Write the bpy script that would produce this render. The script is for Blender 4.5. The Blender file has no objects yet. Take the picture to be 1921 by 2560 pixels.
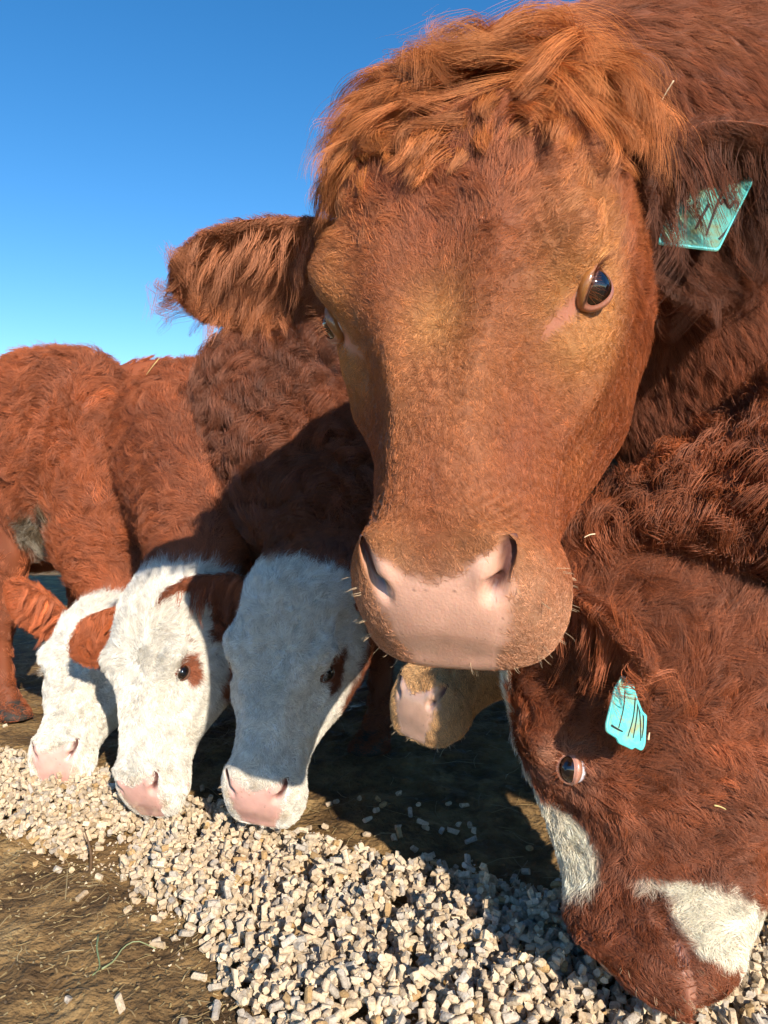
import bpy, math, random
import numpy as np
from mathutils import Vector, Matrix
rng = np.random.default_rng(7); random.seed(7)
S = bpy.context.scene; COL = S.collection

# ------------------------------------------------------------------ camera, sky, sun, exposure
F_PX, W_PX, H_PX, HORIZON, CAM_H = 1900.0, 1921.0, 2560.0, 1230.0, 0.72
PITCH = math.atan((H_PX / 2 - HORIZON) / F_PX)
cam_data = bpy.data.cameras.new('camera'); cam = bpy.data.objects.new('camera', cam_data); COL.objects.link(cam)
cam.location = (0, 0, CAM_H); cam.rotation_euler = (math.pi / 2 - PITCH, 0, 0)
cam_data.sensor_fit = 'VERTICAL'; cam_data.sensor_height = 24.0; cam_data.lens = 24.0 * F_PX / H_PX
cam_data.clip_start = 0.02; cam_data.clip_end = 2000
S.camera = cam
SUN_AZ, SUN_EL = 23.0, 27.0          # degrees right of straight-behind the camera, above the horizon
sun_to = Vector((math.sin(math.radians(SUN_AZ)) * math.cos(math.radians(SUN_EL)),
                 -math.cos(math.radians(SUN_AZ)) * math.cos(math.radians(SUN_EL)), math.sin(math.radians(SUN_EL))))
world = bpy.data.worlds.new('World'); S.world = world; world.use_nodes = True
nt = world.node_tree; bg = nt.nodes['Background']
sky = nt.nodes.new('ShaderNodeTexSky'); sky.sky_type = 'NISHITA'; sky.sun_disc = False
sky.sun_elevation = math.radians(SUN_EL); sky.sun_rotation = math.atan2(sun_to.x, sun_to.y)
sky.altitude = 600; sky.air_density = 1.0; sky.dust_density = 0.15; sky.ozone_density = 2.2
hs = nt.nodes.new('ShaderNodeHueSaturation'); hs.inputs['Saturation'].default_value = 1.34
nt.links.new(sky.outputs[0], hs.inputs['Color']); nt.links.new(hs.outputs[0], bg.inputs[0]); bg.inputs[1].default_value = 0.126
sun_d = bpy.data.lights.new('sun', 'SUN'); sun_d.energy = 5.0; sun_d.angle = math.radians(0.53); sun_d.color = (1.0, 0.89, 0.74)
sun = bpy.data.objects.new('sun', sun_d); COL.objects.link(sun); sun.rotation_euler = sun_to.to_track_quat('Z', 'Y').to_euler()
S.view_settings.view_transform = 'Standard'; S.view_settings.look = 'None'; S.view_settings.exposure = 0.62; S.view_settings.gamma = 1.0
S.render.engine = 'CYCLES'
S.cycles.max_bounces = 5; S.cycles.transmission_bounces = 2; S.cycles.diffuse_bounces = 3; S.cycles.glossy_bounces = 2
S.cycles.use_adaptive_sampling = True; S.cycles.adaptive_threshold = 0.03
S.cycles.use_denoising = True; S.cycles.sample_clamp_indirect = 4.0
S.cycles_curves.shape = 'RIBBONS'

# ------------------------------------------------------------------ helpers
def unproj(px, py, d):
    c, s = math.cos(PITCH), math.sin(PITCH)
    r = (px - W_PX / 2) / F_PX * d; u = (H_PX / 2 - py) / F_PX * d
    return np.array([r, d * c + u * s, CAM_H - d * s + u * c])
def nrm(v): return v / np.maximum(np.linalg.norm(v, axis=-1, keepdims=True), 1e-12)
def sm(a, b, x): t = np.clip((x - a) / (b - a), 0, 1); return t * t * (3 - 2 * t)
def gs(p, c, r): return np.exp(-(((p - np.array(c)) / np.array(r)) ** 2).sum(-1))
_perm = np.random.default_rng(3).random(4096)
def vnoise(p, seed=0):
    p = np.asarray(p, float); i = np.floor(p).astype(np.int64); f = p - i; f = f * f * (3 - 2 * f)
    out = 0
    for dx in (0, 1):
        for dy in (0, 1):
            for dz in (0, 1):
                h = ((i[..., 0] + dx) * 73856093 ^ (i[..., 1] + dy) * 19349663 ^ (i[..., 2] + dz) * 83492791 ^ (seed * 2654435)) % 4096
                w = (f[..., 0] if dx else 1 - f[..., 0]) * (f[..., 1] if dy else 1 - f[..., 1]) * (f[..., 2] if dz else 1 - f[..., 2])
                out = out + w * _perm[h]
    return out
def fbm(p, o=4, seed=0): return sum(vnoise(np.asarray(p) * 2 ** k, seed + k) * 0.5 ** (k + 1) for k in range(o))
def spline(keys, par, q):
    """Catmull-Rom (finite-difference tangents) of keys[n, C] at parameters par, sampled at q."""
    keys = np.asarray(keys, float); par = np.asarray(par, float)
    m = np.zeros_like(keys); dl = np.diff(keys, axis=0) / np.diff(par)[:, None]
    m[0] = dl[0]; m[-1] = dl[-1]
    h0, h1 = np.diff(par)[:-1, None], np.diff(par)[1:, None]
    m[1:-1] = (dl[:-1] * h1 + dl[1:] * h0) / (h0 + h1)
    k = np.clip(np.searchsorted(par, q, side='right') - 1, 0, len(par) - 2); h = (par[k + 1] - par[k])[:, None]; t = ((q - par[k]) / h[:, 0])[:, None]
    return (2*t**3-3*t**2+1)*keys[k] + (t**3-2*t**2+t)*h*m[k] + (-2*t**3+3*t**2)*keys[k+1] + (t**3-t**2)*h*m[k+1]
def new_mesh(name, V, Fc, mats, parent=None, cols=None, extra=None, smooth=True):
    me = bpy.data.meshes.new(name); me.from_pydata(np.asarray(V).tolist(), [], Fc if isinstance(Fc, list) else Fc.tolist()); me.update()
    if smooth: me.polygons.foreach_set('use_smooth', np.ones(len(me.polygons), bool))
    if cols is not None:
        a = me.color_attributes.new('col', 'FLOAT_COLOR', 'POINT'); a.data.foreach_set('color', np.c_[cols, np.ones(len(cols))].astype(np.float32).ravel())
    for k, v in (extra or {}).items():
        a = me.attributes.new(k, 'FLOAT', 'POINT'); a.data.foreach_set('value', np.asarray(v, np.float32))
    for m in (mats if isinstance(mats, (list, tuple)) else [mats]): me.materials.append(m)
    o = bpy.data.objects.new(name, me); COL.objects.link(o)
    if parent is not None: o.parent = parent
    return o
def tag(o, label=None, cat=None, group=None, kind=None):
    for k, v in (('label', label), ('category', cat), ('group', group), ('kind', kind)):
        if v: o[k] = v
    return o

# ------------------------------------------------------------------ materials
def mat(name):
    m = bpy.data.materials.new(name); m.use_nodes = True
    return m, m.node_tree, m.node_tree.nodes['Principled BSDF']
def attr(nt, name): n = nt.nodes.new('ShaderNodeAttribute'); n.attribute_name = name; return n
def bump(nt, b, scale, dist, strength=1.0, detail=6):
    tc = nt.nodes.new('ShaderNodeTexCoord'); n = nt.nodes.new('ShaderNodeTexNoise'); n.inputs['Scale'].default_value = scale; n.inputs['Detail'].default_value = detail
    bm = nt.nodes.new('ShaderNodeBump'); bm.inputs['Distance'].default_value = dist; bm.inputs['Strength'].default_value = strength
    nt.links.new(tc.outputs['Object'], n.inputs['Vector']); nt.links.new(n.outputs[0], bm.inputs['Height']); nt.links.new(bm.outputs[0], b.inputs['Normal'])
    return n, tc
M_SKIN, t_, b_ = mat('hide_and_nose')
a_ = attr(t_, 'col'); t_.links.new(a_.outputs['Color'], b_.inputs['Base Color'])
w_ = attr(t_, 'wet'); mr = t_.nodes.new('ShaderNodeMapRange'); mr.inputs['To Min'].default_value = 0.75; mr.inputs['To Max'].default_value = 0.16
t_.links.new(w_.outputs['Fac'], mr.inputs['Value']); t_.links.new(mr.outputs[0], b_.inputs['Roughness'])
bump(t_, b_, 330, 0.0010, 0.45, 3); b_.inputs['Coat Roughness'].default_value = .12; t_.links.new(w_.outputs['Fac'], b_.inputs['Coat Weight'])
b_.inputs['Subsurface Weight'].default_value = 0.15; b_.inputs['Subsurface Radius'].default_value = (0.006, 0.002, 0.001); b_.inputs['Subsurface Scale'].default_value = 0.5
M_HAIR = bpy.data.materials.new('coat_hair'); M_HAIR.use_nodes = True; t_ = M_HAIR.node_tree; t_.nodes.clear()
hd_ = t_.nodes.new('ShaderNodeBsdfDiffuse'); hg_ = t_.nodes.new('ShaderNodeBsdfHair'); hg_.component = 'Reflection'; hg_.inputs['RoughnessU'].default_value = .26; hg_.inputs['RoughnessV'].default_value = .6
hm_ = t_.nodes.new('ShaderNodeMixShader'); hm_.inputs[0].default_value = .20; ho = t_.nodes.new('ShaderNodeOutputMaterial'); a_ = attr(t_, 'hcol')
hl_ = t_.nodes.new('ShaderNodeMix'); hl_.data_type = 'RGBA'; hl_.inputs['Factor'].default_value = .25; hl_.inputs['B'].default_value = (1, .93, .85, 1); t_.links.new(a_.outputs['Color'], hl_.inputs['A'])
t_.links.new(a_.outputs['Color'], hd_.inputs[0]); t_.links.new(hl_.outputs['Result'], hg_.inputs[0]); t_.links.new(hd_.outputs[0], hm_.inputs[1]); t_.links.new(hg_.outputs[0], hm_.inputs[2]); t_.links.new(hm_.outputs[0], ho.inputs['Surface'])
M_EYE, t_, b_ = mat('eyeball'); a_ = attr(t_, 'col'); t_.links.new(a_.outputs['Color'], b_.inputs['Base Color']); b_.inputs['Roughness'].default_value = 0.05; b_.inputs['Coat Weight'].default_value = 1.0; b_.inputs['Coat Roughness'].default_value = 0.02
def tagmat(name, c1, c2):
    m, t, b = mat(name); tc = t.nodes.new('ShaderNodeTexCoord'); n = t.nodes.new('ShaderNodeTexNoise'); n.inputs['Scale'].default_value = 45; n.inputs['Detail'].default_value = 7; n.inputs['Roughness'].default_value = .65
    r = t.nodes.new('ShaderNodeValToRGB'); r.color_ramp.elements[0].position = .45; r.color_ramp.elements[0].color = (*c1, 1); r.color_ramp.elements[1].position = .66; r.color_ramp.elements[1].color = (*c2, 1)
    t.links.new(tc.outputs['Object'], n.inputs['Vector']); t.links.new(n.outputs[0], r.inputs[0]); t.links.new(r.outputs[0], b.inputs['Base Color']); b.inputs['Roughness'].default_value = .42
    return m
M_TAG = tagmat('teal_plastic', (0.10, 0.52, 0.50), (0.30, 0.30, 0.13))
M_TAGD = tagmat('dusty_teal_plastic', (0.075, 0.36, 0.32), (0.17, 0.18, 0.075))
M_TAGRIM = tagmat('teal_plastic_clean', (0.11, 0.60, 0.60), (0.13, 0.56, 0.54))
M_INK, t_, b_ = mat('black_marker_ink'); b_.inputs['Base Color'].default_value = (0.006, 0.006, 0.008, 1); b_.inputs['Roughness'].default_value = .55

# ------------------------------------------------------------------ ground
def ground_h(x, y):
    p = np.stack([x, y, 0 * x], -1)
    near = np.exp(-((x / 3.5) ** 2 + ((y - 1.5) / 3.5) ** 2))
    return (0.035 * (fbm(p * 3.0, 4, 11) - .47) + 0.026 * (fbm(p * 17, 3, 21) - .44) + .013 * (fbm(p * 55, 2, 25) - .37)) * (0.25 + 0.75 * near) + 0.25 * (fbm(p * .05, 2, 5) - .37) * (1 - near)
def axis(lo, hi, fine0, fine1, step):
    a = list(np.arange(fine0, fine1, step)); s = step; x = fine0
    left = []
    while x > lo: s *= 1.25; x -= s; left.append(x)
    s = step; x = a[-1]; right = []
    while x < hi: s *= 1.25; x += s; right.append(x)
    return np.array(left[::-1] + a + right)
gx = axis(-400, 400, -1.7, 1.1, 0.009); gy = axis(-200, 900, 0.72, 3.0, 0.009)
GX, GY = np.meshgrid(gx, gy, indexing='ij'); GZ = ground_h(GX, GY)
n0, n1 = GX.shape; idx = np.arange(n0 * n1).reshape(n0, n1)
quads = np.stack([idx[:-1, :-1], idx[1:, :-1], idx[1:, 1:], idx[:-1, 1:]], -1).reshape(-1, 4)
M_MUD, t_, b_ = mat('trampled_mud')
n1_, tc_ = bump(t_, b_, 70, 0.014, 1.0, 12)
def ramp(t, fac, stops):
    r = t.nodes.new('ShaderNodeValToRGB'); e = r.color_ramp.elements
    while len(e) < len(stops): e.new(0.5)
    for k, (p, c) in enumerate(stops): e[k].position = p; e[k].color = (*c, 1)
    t.links.new(fac, r.inputs[0]); return r
nA = t_.nodes.new('ShaderNodeTexNoise'); nA.inputs['Scale'].default_value = 7; nA.inputs['Detail'].default_value = 12; nA.inputs['Roughness'].default_value = .68
t_.links.new(tc_.outputs['Object'], nA.inputs['Vector'])
rA = ramp(t_, nA.outputs[0], [(.30, (.055, .032, .015)), (.45, (.15, .088, .036)), (.56, (.26, .16, .065)), (.72, (.38, .26, .12))])
t_.links.new(rA.outputs[0], b_.inputs['Base Color'])
rR = ramp(t_, nA.outputs[0], [(.30, (.45,) * 3), (.45, (.9,) * 3)]); t_.links.new(rR.outputs[0], b_.inputs['Roughness']); b_.inputs['Specular IOR Level'].default_value = .25
def gh(x, y):
    x = np.asarray(x, float); y = np.asarray(y, float); i = np.clip(np.searchsorted(gx, x) - 1, 0, len(gx) - 2); j = np.clip(np.searchsorted(gy, y) - 1, 0, len(gy) - 2)
    f = (x - gx[i]) / (gx[i + 1] - gx[i]); g = (y - gy[j]) / (gy[j + 1] - gy[j])
    return GZ[i, j] * (1 - f) * (1 - g) + GZ[i + 1, j] * f * (1 - g) + GZ[i, j + 1] * (1 - f) * g + GZ[i + 1, j + 1] * f * g
ground = tag(new_mesh('ground', np.stack([GX, GY, GZ], -1).reshape(-1, 3), quads, M_MUD), kind='structure')

# ------------------------------------------------------------------ feed pellets
LOW = np.array([(-3.0, 2.2), (-1.6, 1.75), (-.777, 1.537), (-.623, 1.463), (-.50, 1.41), (-.44, 1.328), (-.30, 1.19), (-.253, 1.094), (-.189, .998), (-.10, .92), (.02, .87), (.39, .80), (.9, .75)])
UPP = np.array([(-3.0, 2.9), (-1.6, 2.35), (-1.047, 2.07), (-.65, 1.874), (-.27, 1.60), (-.05, 1.50), (.21, 1.375), (.318, 1.32), (.59, 1.22), (.9, 1.15)])
def pile_edge(x): return np.interp(x, LOW[:, 0], LOW[:, 1]), np.interp(x, UPP[:, 0], UPP[:, 1])
HS = 0.004; hx0, hy0 = -1.9, 0.7; HM = None
_hx = np.arange(hx0, 1.0, HS); _hy = np.arange(hy0, 2.7, HS)
HMX, HMY = np.meshgrid(_hx, _hy, indexing='ij'); HM = ground_h(HMX, HMY)
lo_, up_ = pile_edge(HMX); dd = np.minimum(HMY - lo_, up_ - HMY)
HM += 0.014 * sm(0.0, 0.17, dd) * (.7 + .6 * vnoise(np.stack([HMX * 6, HMY * 6, 0 * HMX], -1), 77))
pel_meshes = []
def pellet_mesh(k, fine=False):
    r = np.random.default_rng(100 + k); n = 9 if fine else 8; rad = 0.0053 * r.uniform(.92, 1.08); L = r.choice([r.uniform(.008, .014), r.uniform(.012, .024)])
    ang = np.arange(n) / n * 2 * math.pi; V = []
    sl = r.normal(0, .0012, (2, 2)); prof = ((-L / 2, .84, 0), (-L / 2 + .0014, 1.0, 0), (L / 2 - .0014, 1.0, 1), (L / 2, .84, 1)) if fine else ((-L / 2, .97, 0), (L / 2, .97, 1))
    for x, sc, e in prof:
        V.append(np.c_[x + sl[e, 0] * np.cos(ang) + sl[e, 1] * np.sin(ang), rad * sc * np.cos(ang), rad * sc * np.sin(ang)] + r.normal(0, .0005, (n, 3)))
    V = np.concatenate(V); Fc = []; m = len(prof)
    for q in range(m - 1):
        for a in range(n): Fc.append([q * n + a, q * n + (a + 1) % n, (q + 1) * n + (a + 1) % n, (q + 1) * n + a])
    Fc.append(list(range(n))[::-1]); Fc.append(list(range((m - 1) * n, m * n)))
    return V, Fc, L, rad
PELF = [pellet_mesh(k, True) for k in range(18)]
PEL = [pellet_mesh(k) for k in range(18)]
M_PEL, t_, b_ = mat('compressed_feed')
n_, tc_ = bump(t_, b_, 260, 0.0016, 0.8, 8)
oi = t_.nodes.new('ShaderNodeAttribute'); oi.attribute_name = 'pcol'
nB = t_.nodes.new('ShaderNodeTexNoise'); nB.inputs['Scale'].default_value = 170; nB.inputs['Detail'].default_value = 9; nB.inputs['Roughness'].default_value = .7; t_.links.new(tc_.outputs['Object'], nB.inputs['Vector'])
rB = ramp(t_, nB.outputs[0], [(.30, (.55, .50, .42)), (.52, (1.0, 1.0, 1.0)), (.72, (1.18, 1.16, 1.1))])
mx = t_.nodes.new('ShaderNodeMix'); mx.data_type = 'RGBA'; mx.blend_type = 'MULTIPLY'; mx.inputs['Factor'].default_value = 1
t_.links.new(oi.outputs['Color'], mx.inputs['A']); t_.links.new(rB.outputs[0], mx.inputs['B']); t_.links.new(mx.outputs['Result'], b_.inputs['Base Color']); b_.inputs['Roughness'].default_value = .85
PCOLS = np.array([(.55, .43, .30), (.60, .48, .34), (.49, .37, .24), (.47, .41, .34), (.43, .28, .13), (.62, .51, .37)])
def place_pellets():
    out = []
    # (x, y) candidates: dense inside the pile, stragglers outside
    P = []
    while len(P) < 12500:
        x = rng.uniform(-1.75, .85, 4000); y = rng.uniform(.75, 2.55, 4000); lo, up = pile_edge(x); d = np.minimum(y - lo, up - y)
        keep = (rng.random(4000) < np.where(d > 0, sm(-.01, .05, d), .05 * np.exp(d / .13)))
        # bare notch of mud in the front edge
        notch = np.exp(-(((x + .545) / .05) ** 2 + ((y - 1.475) / .07) ** 2)); keep &= rng.random(4000) > 1.4 * notch
        P += list(zip(x[keep], y[keep]))
    for x, y in P[:12500]:
        k = rng.integers(len(PEL)); V, Fc, L, rad = PEL[k]; yaw = rng.uniform(0, 2 * math.pi)
        tilt = rng.normal(0, .30) if rng.random() < .8 else rng.uniform(.6, 1.5)
        c = np.array([math.cos(yaw), math.sin(yaw)]); s = np.linspace(-.5, .5, 5) * L * math.cos(tilt)
        ii = np.clip(((x + c[0] * s - hx0) / HS).astype(int), 0, HM.shape[0] - 1); jj = np.clip(((y + c[1] * s - hy0) / HS).astype(int), 0, HM.shape[1] - 1)
        hh = HM[ii, jj]; z = np.sort(hh)[-2] * .7 + hh.mean() * .3 + rad * .86 + .35 * L * abs(math.sin(tilt))
        if z > .075: continue
        out.append((k, x, y, z, yaw, tilt, rng.uniform(0, 6.28)))
        a0, b0 = int((x - hx0) / HS), int((y - hy0) / HS); R = int(.018 / HS)
        a1, a2, b1, b2 = max(a0 - R, 0), min(a0 + R + 1, HM.shape[0]), max(b0 - R, 0), min(b0 + R + 1, HM.shape[1])
        if a1 >= a2 or b1 >= b2: continue
        dx = HMX[a1:a2, b1:b2] - x; dy = HMY[a1:a2, b1:b2] - y; al = dx * c[0] + dy * c[1]; ac = -dx * c[1] + dy * c[0]
        top = np.where((abs(al) < L / 2 * math.cos(tilt) + .002) & (abs(ac) < rad), z + np.sqrt(np.maximum(rad ** 2 - ac ** 2, 0)) * .9 + al * math.tan(min(max(-tilt, -.8), .8)) * .5, -1)
        HM[a1:a2, b1:b2] = np.maximum(HM[a1:a2, b1:b2], top)
    return out
def rot(yaw, tilt, roll):
    return np.array(Matrix.Rotation(yaw, 3, 'Z') @ Matrix.Rotation(tilt, 3, 'Y') @ Matrix.Rotation(roll, 3, 'X'))
pels = place_pellets()
def pel_color(): return PCOLS[rng.choice(len(PCOLS), p=[.27, .24, .17, .15, .05, .12])] * rng.uniform(.86, 1.12)
def in_view(x, y, z):
    c, s = math.cos(PITCH), math.sin(PITCH); fw = y * c - (z - CAM_H) * s; up = y * s + (z - CAM_H) * c
    u = W_PX / 2 + F_PX * x / fw; v = H_PX / 2 - F_PX * up / fw
    return fw > 0 and -5 < u < 1400 and v < 2575
order = sorted([i for i, p in enumerate(pels) if in_view(p[1], p[2], p[3]) and p[3] > gh(p[1], p[2]) + .012], key=lambda i: -pels[i][3] * 3 + pels[i][2] ** 2 + pels[i][1] ** 2)
solo = set(order[:300])
solo_me = {}
for i in order[:300]:
    k, x, y, z, yaw, tilt, roll = pels[i]; v = int(rng.integers(5))
    if (k, v) not in solo_me:
        V, Fc, L, rad = PELF[k]; o = new_mesh('feed_pellet', V, Fc, M_PEL, smooth=True); me = o.data; me.set_sharp_from_angle(angle=.75)
        a = me.color_attributes.new('pcol', 'FLOAT_COLOR', 'POINT'); a.data.foreach_set('color', np.tile(np.r_[pel_color(), 1], (len(V), 1)).astype(np.float32).ravel()); solo_me[(k, v)] = me
    else:
        o = bpy.data.objects.new('feed_pellet', solo_me[(k, v)]); COL.objects.link(o)
    o.matrix_world = Matrix.Translation((x, y, z)) @ Matrix(rot(yaw, tilt, roll).tolist()).to_4x4()
    tag(o, 'tan cylindrical feed pellet at the near end of the spilled feed row', 'feed pellet', 'feed pellets at the near end of the row')
Vs, Fs, Cs, off = [], [], [], 0
for i, (k, x, y, z, yaw, tilt, roll) in enumerate(pels):
    if i in solo: continue
    V, Fc, L, rad = PEL[k]; Vs.append(V @ rot(yaw, tilt, roll).T + [x, y, z]); Fs += [[a + off for a in f] for f in Fc]; off += len(V); Cs.append(np.tile(pel_color(), (len(V), 1)))
rest = new_mesh('feed_pellet_pile', np.concatenate(Vs), Fs, M_PEL); rest.data.set_sharp_from_angle(angle=.75)
a = rest.data.color_attributes.new('pcol', 'FLOAT_COLOR', 'POINT'); a.data.foreach_set('color', np.c_[np.concatenate(Cs), np.ones(off)].astype(np.float32).ravel())
tag(rest, 'long row of tan feed pellets spilled along the ground under the cows', 'feed', kind='stuff')

# ------------------------------------------------------------------ straw
def blade(p, yaw, L, w, bend, lift, rg):
    n = 5; t = np.linspace(0, 1, n); d = np.array([math.cos(yaw), math.sin(yaw), 0]); s = np.array([-d[1], d[0], 0])
    c = p + np.outer((t - .5) * L, d) + np.outer(bend * L * (t - .5) ** 2, s); c[:, 2] += lift * t * L + .003
    g = gh(c[:, 0], c[:, 1]); c[:, 2] += g - g.mean()
    up = np.array([0, 0, w * .8]); return np.concatenate([c - s * w, c + up, c + s * w]), n
M_STRAW, t_, b_ = mat('dry_straw'); a_ = attr(t_, 'col'); t_.links.new(a_.outputs['Color'], b_.inputs['Base Color']); b_.inputs['Roughness'].default_value = .6
Vs, Fs, Cs, off = [], [], [], 0
for q in range(8200):
    near = q < 4500; tiny = 1500 < q < 4500
    x, y = (rng.uniform(-1.1, .1), rng.uniform(.8, 1.62)) if near else (rng.uniform(-3, 3), rng.uniform(1.3, 5.5))
    lo, up = pile_edge(np.array(x))
    if near and y > lo + .02 and rng.random() < .9: continue
    V, n = blade(np.array([x, y, float(gh(x, y))]), rng.uniform(0, 6.28), rng.uniform(.003, .010) if tiny else rng.uniform(.006, .035) if near else rng.uniform(.03, .14), rng.uniform(.0008, .0022) if tiny else rng.uniform(.0004, .0011), rng.normal(0, .22), abs(rng.normal(0, .06)), rng)
    for k in range(n - 1): Fs += [[off + k, off + k + 1, off + n + k + 1, off + n + k], [off + n + k, off + n + k + 1, off + 2 * n + k + 1, off + 2 * n + k]]
    off += 3 * n; Vs.append(V); c = np.array([(.34, .24, .10), (.24, .16, .07), (.42, .32, .16), (.15, .095, .045)][rng.integers(4)]) * rng.uniform(.8, 1.15); Cs.append(np.tile(c, (len(V), 1)))
straw = new_mesh('straw_litter', np.concatenate(Vs), Fs, M_STRAW, cols=np.concatenate(Cs)); tag(straw, 'dry straw litter trodden into the mud', 'straw', kind='stuff')

# ------------------------------------------------------------------ hair engine
class Grid:
    """A closed-around surface: P[nu, nv, 3] with per-vertex fields."""
    def __init__(s, P):
        s.P = P; s.nu, s.nv = P.shape[:2]
        s.Su = np.gradient(P, axis=0); s.Sv = (np.roll(P, -1, 1) - np.roll(P, 1, 1)) / 2
        s.N = nrm(np.cross(s.Su, s.Sv)); s.F = {}
    def sample(s, A, u, v):
        u = np.clip(u, 0, s.nu - 1.001); i = u.astype(int); f = (u - i)[:, None]; v = v % s.nv; j = np.floor(v).astype(int); g = (v - j)[:, None]; j0 = j % s.nv; j1 = (j + 1) % s.nv
        if A.ndim == 2: A = A[..., None]
        return A[i, j0] * (1 - f) * (1 - g) + A[i + 1, j0] * f * (1 - g) + A[i, j1] * (1 - f) * g + A[i + 1, j1] * f * g
def grow(g, density, length, flow, color, clump=25, spread=.006, K=6, lift=.35, tip=.12, curl=0., curlf=1.2, radius=.0002, clumpiness=.6, wander=.35, fly=.06, droop=0., seed=0, tipcol=None, noise_scale=40.):
    """density in strands per square metre; returns (pos[N,K,3], rad[N,K], col[N,3])."""
    r = np.random.default_rng(seed)
    P = g.P; q = np.linalg.norm(np.cross(g.Su, g.Sv), axis=-1)
    w = (q * density)[:-1]; w = (w + np.roll(w, -1, 1)) / 2; tot = w.sum()
    nc = max(int(tot / clump), 1); cum = np.cumsum(w.ravel()); cum /= cum[-1]
    cell = np.searchsorted(cum, r.random(nc)); u = cell // g.nv + r.random(nc); v = cell % g.nv + r.random(nc)
    # guides
    smp = lambda A, a, b: g.sample(A, a, b)
    L = smp(length, u, v)[:, 0] * r.uniform(.75, 1.2, nc)
    p0 = smp(P, u, v); n0 = nrm(smp(g.N, u, v))
    ang = (vnoise(p0 * noise_scale, seed + 5) - .5) * 2 * wander * 2 + (vnoise(p0 * noise_scale * 3.1, seed + 9) - .5) * 2 * wander + r.normal(0, wander * .35, nc)
    G = np.zeros((nc, K, 3)); uu, vv = u.copy(), v.copy()
    ph = r.uniform(0, 6.28, nc); cs = r.choice([-1, 1], nc); lf = lift * r.uniform(.7, 1.3, nc)
    for k in range(K):
        s = k / (K - 1); pk = smp(P, uu, vv); nk = nrm(smp(g.N, uu, vv)); d = smp(flow, uu, vv); d = nrm(d - nk * (d * nk).sum(-1, keepdims=True)); b = np.cross(nk, d)
        a2 = ang * (1 + .6 * s); d2 = d * np.cos(a2)[:, None] + b * np.sin(a2)[:, None]
        hgt = L * (lf * np.sin(min(s, 1) * 1.9) * .55 + tip * s ** 2)
        cw = (np.sin(6.283 * curlf * s + ph) - np.sin(ph)) * curl * L; ch = (np.cos(6.283 * curlf * s + ph) - np.cos(ph)) * curl * L * cs
        G[:, k] = pk + nk * np.maximum(hgt + ch * .7, -.0005)[:, None] + b * cw[:, None]
        G[:, k, 2] -= droop * L * s * s
        if k < K - 1:
            su = smp(g.Su, uu, vv); sv = smp(g.Sv, uu, vv); E, Fm, Gm = (su * su).sum(-1), (su * sv).sum(-1), (sv * sv).sum(-1); det = np.maximum(E * Gm - Fm ** 2, 1e-14)
            du, dv = (d2 * su).sum(-1), (d2 * sv).sum(-1); st = L / (K - 1) * (1 - .25 * lf)
            uu = np.clip(uu + np.clip((Gm * du - Fm * dv) / det * st, -30, 30), 0, g.nu - 1.01); vv = vv + np.clip((E * dv - Fm * du) / det * st, -20, 20)
    # children
    m = r.poisson(clump, nc) + 1; ci = np.repeat(np.arange(nc), m); N = len(ci)
    su = np.linalg.norm(smp(g.Su, u, v), axis=-1) + 1e-6; sv = np.linalg.norm(smp(g.Sv, u, v), axis=-1) + 1e-6
    cu = np.clip(u[ci] + r.normal(0, 1, N) * np.clip(spread / su, 0, 30)[ci], 0, g.nu - 1.01); cv = v[ci] + r.normal(0, 1, N) * np.clip(spread / sv, 0, 12)[ci]
    dens = smp(density, cu, cv)[:, 0]; keep = dens > .12 * density.max() * 0 + 1e-3
    ci, cu, cv = ci[keep], cu[keep], cv[keep]; N = len(ci)
    root = smp(P, cu, cv); ofs = root - p0[ci]; s = np.linspace(0, 1, K)
    lc = smp(length, cu, cv)[:, 0] / np.maximum(smp(length, u, v)[:, 0][ci], 1e-6); sc = np.clip(lc, .3, 1.6) * r.uniform(.65, 1.1, N)
    cl = (clumpiness * s ** 1.3)[None, :, None] * r.uniform(.6, 1.1, N)[:, None, None]
    out = (G[ci] - p0[ci][:, None]) * sc[:, None, None] + root[:, None] - ofs[:, None] * cl
    out += r.normal(0, 1, (N, 1, 3)) * (s ** 1.5)[None, :, None] * (fly * L[ci] * sc)[:, None, None]
    col = np.clip(smp(color, cu, cv), .002, .97) * np.exp(r.normal(0, .13, N))[:, None] * np.exp(r.normal(0, .17, nc))[ci][:, None]
    rad = (radius * r.uniform(.75, 1.25, N))[:, None] * (1 - .8 * s ** 1.5)[None]
    return out.astype(np.float32), rad.astype(np.float32), np.clip(col, .002, .95).astype(np.float32)
def hair_object(name, parts, parent):
    parts = [p for p in parts if len(p[0])]
    if not parts: return None
    cu = bpy.data.hair_curves.new(name); cu.add_curves([k for p in parts for k in [p[0].shape[1]] * p[0].shape[0]])
    cu.position_data.foreach_set('vector', np.concatenate([p[0].reshape(-1, 3) for p in parts]).ravel())
    ra = cu.attributes.get('radius') or cu.attributes.new('radius', 'FLOAT', 'POINT'); ra.data.foreach_set('value', np.concatenate([p[1].ravel() for p in parts]))
    ca = cu.attributes.new('hcol', 'FLOAT_COLOR', 'CURVE'); c = np.concatenate([p[2] for p in parts]); ca.data.foreach_set('color', np.c_[c, np.ones(len(c), np.float32)].astype(np.float32).ravel())
    cu.materials.append(M_HAIR); o = bpy.data.objects.new(name, cu); COL.objects.link(o); o.parent = parent
    return o

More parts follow.
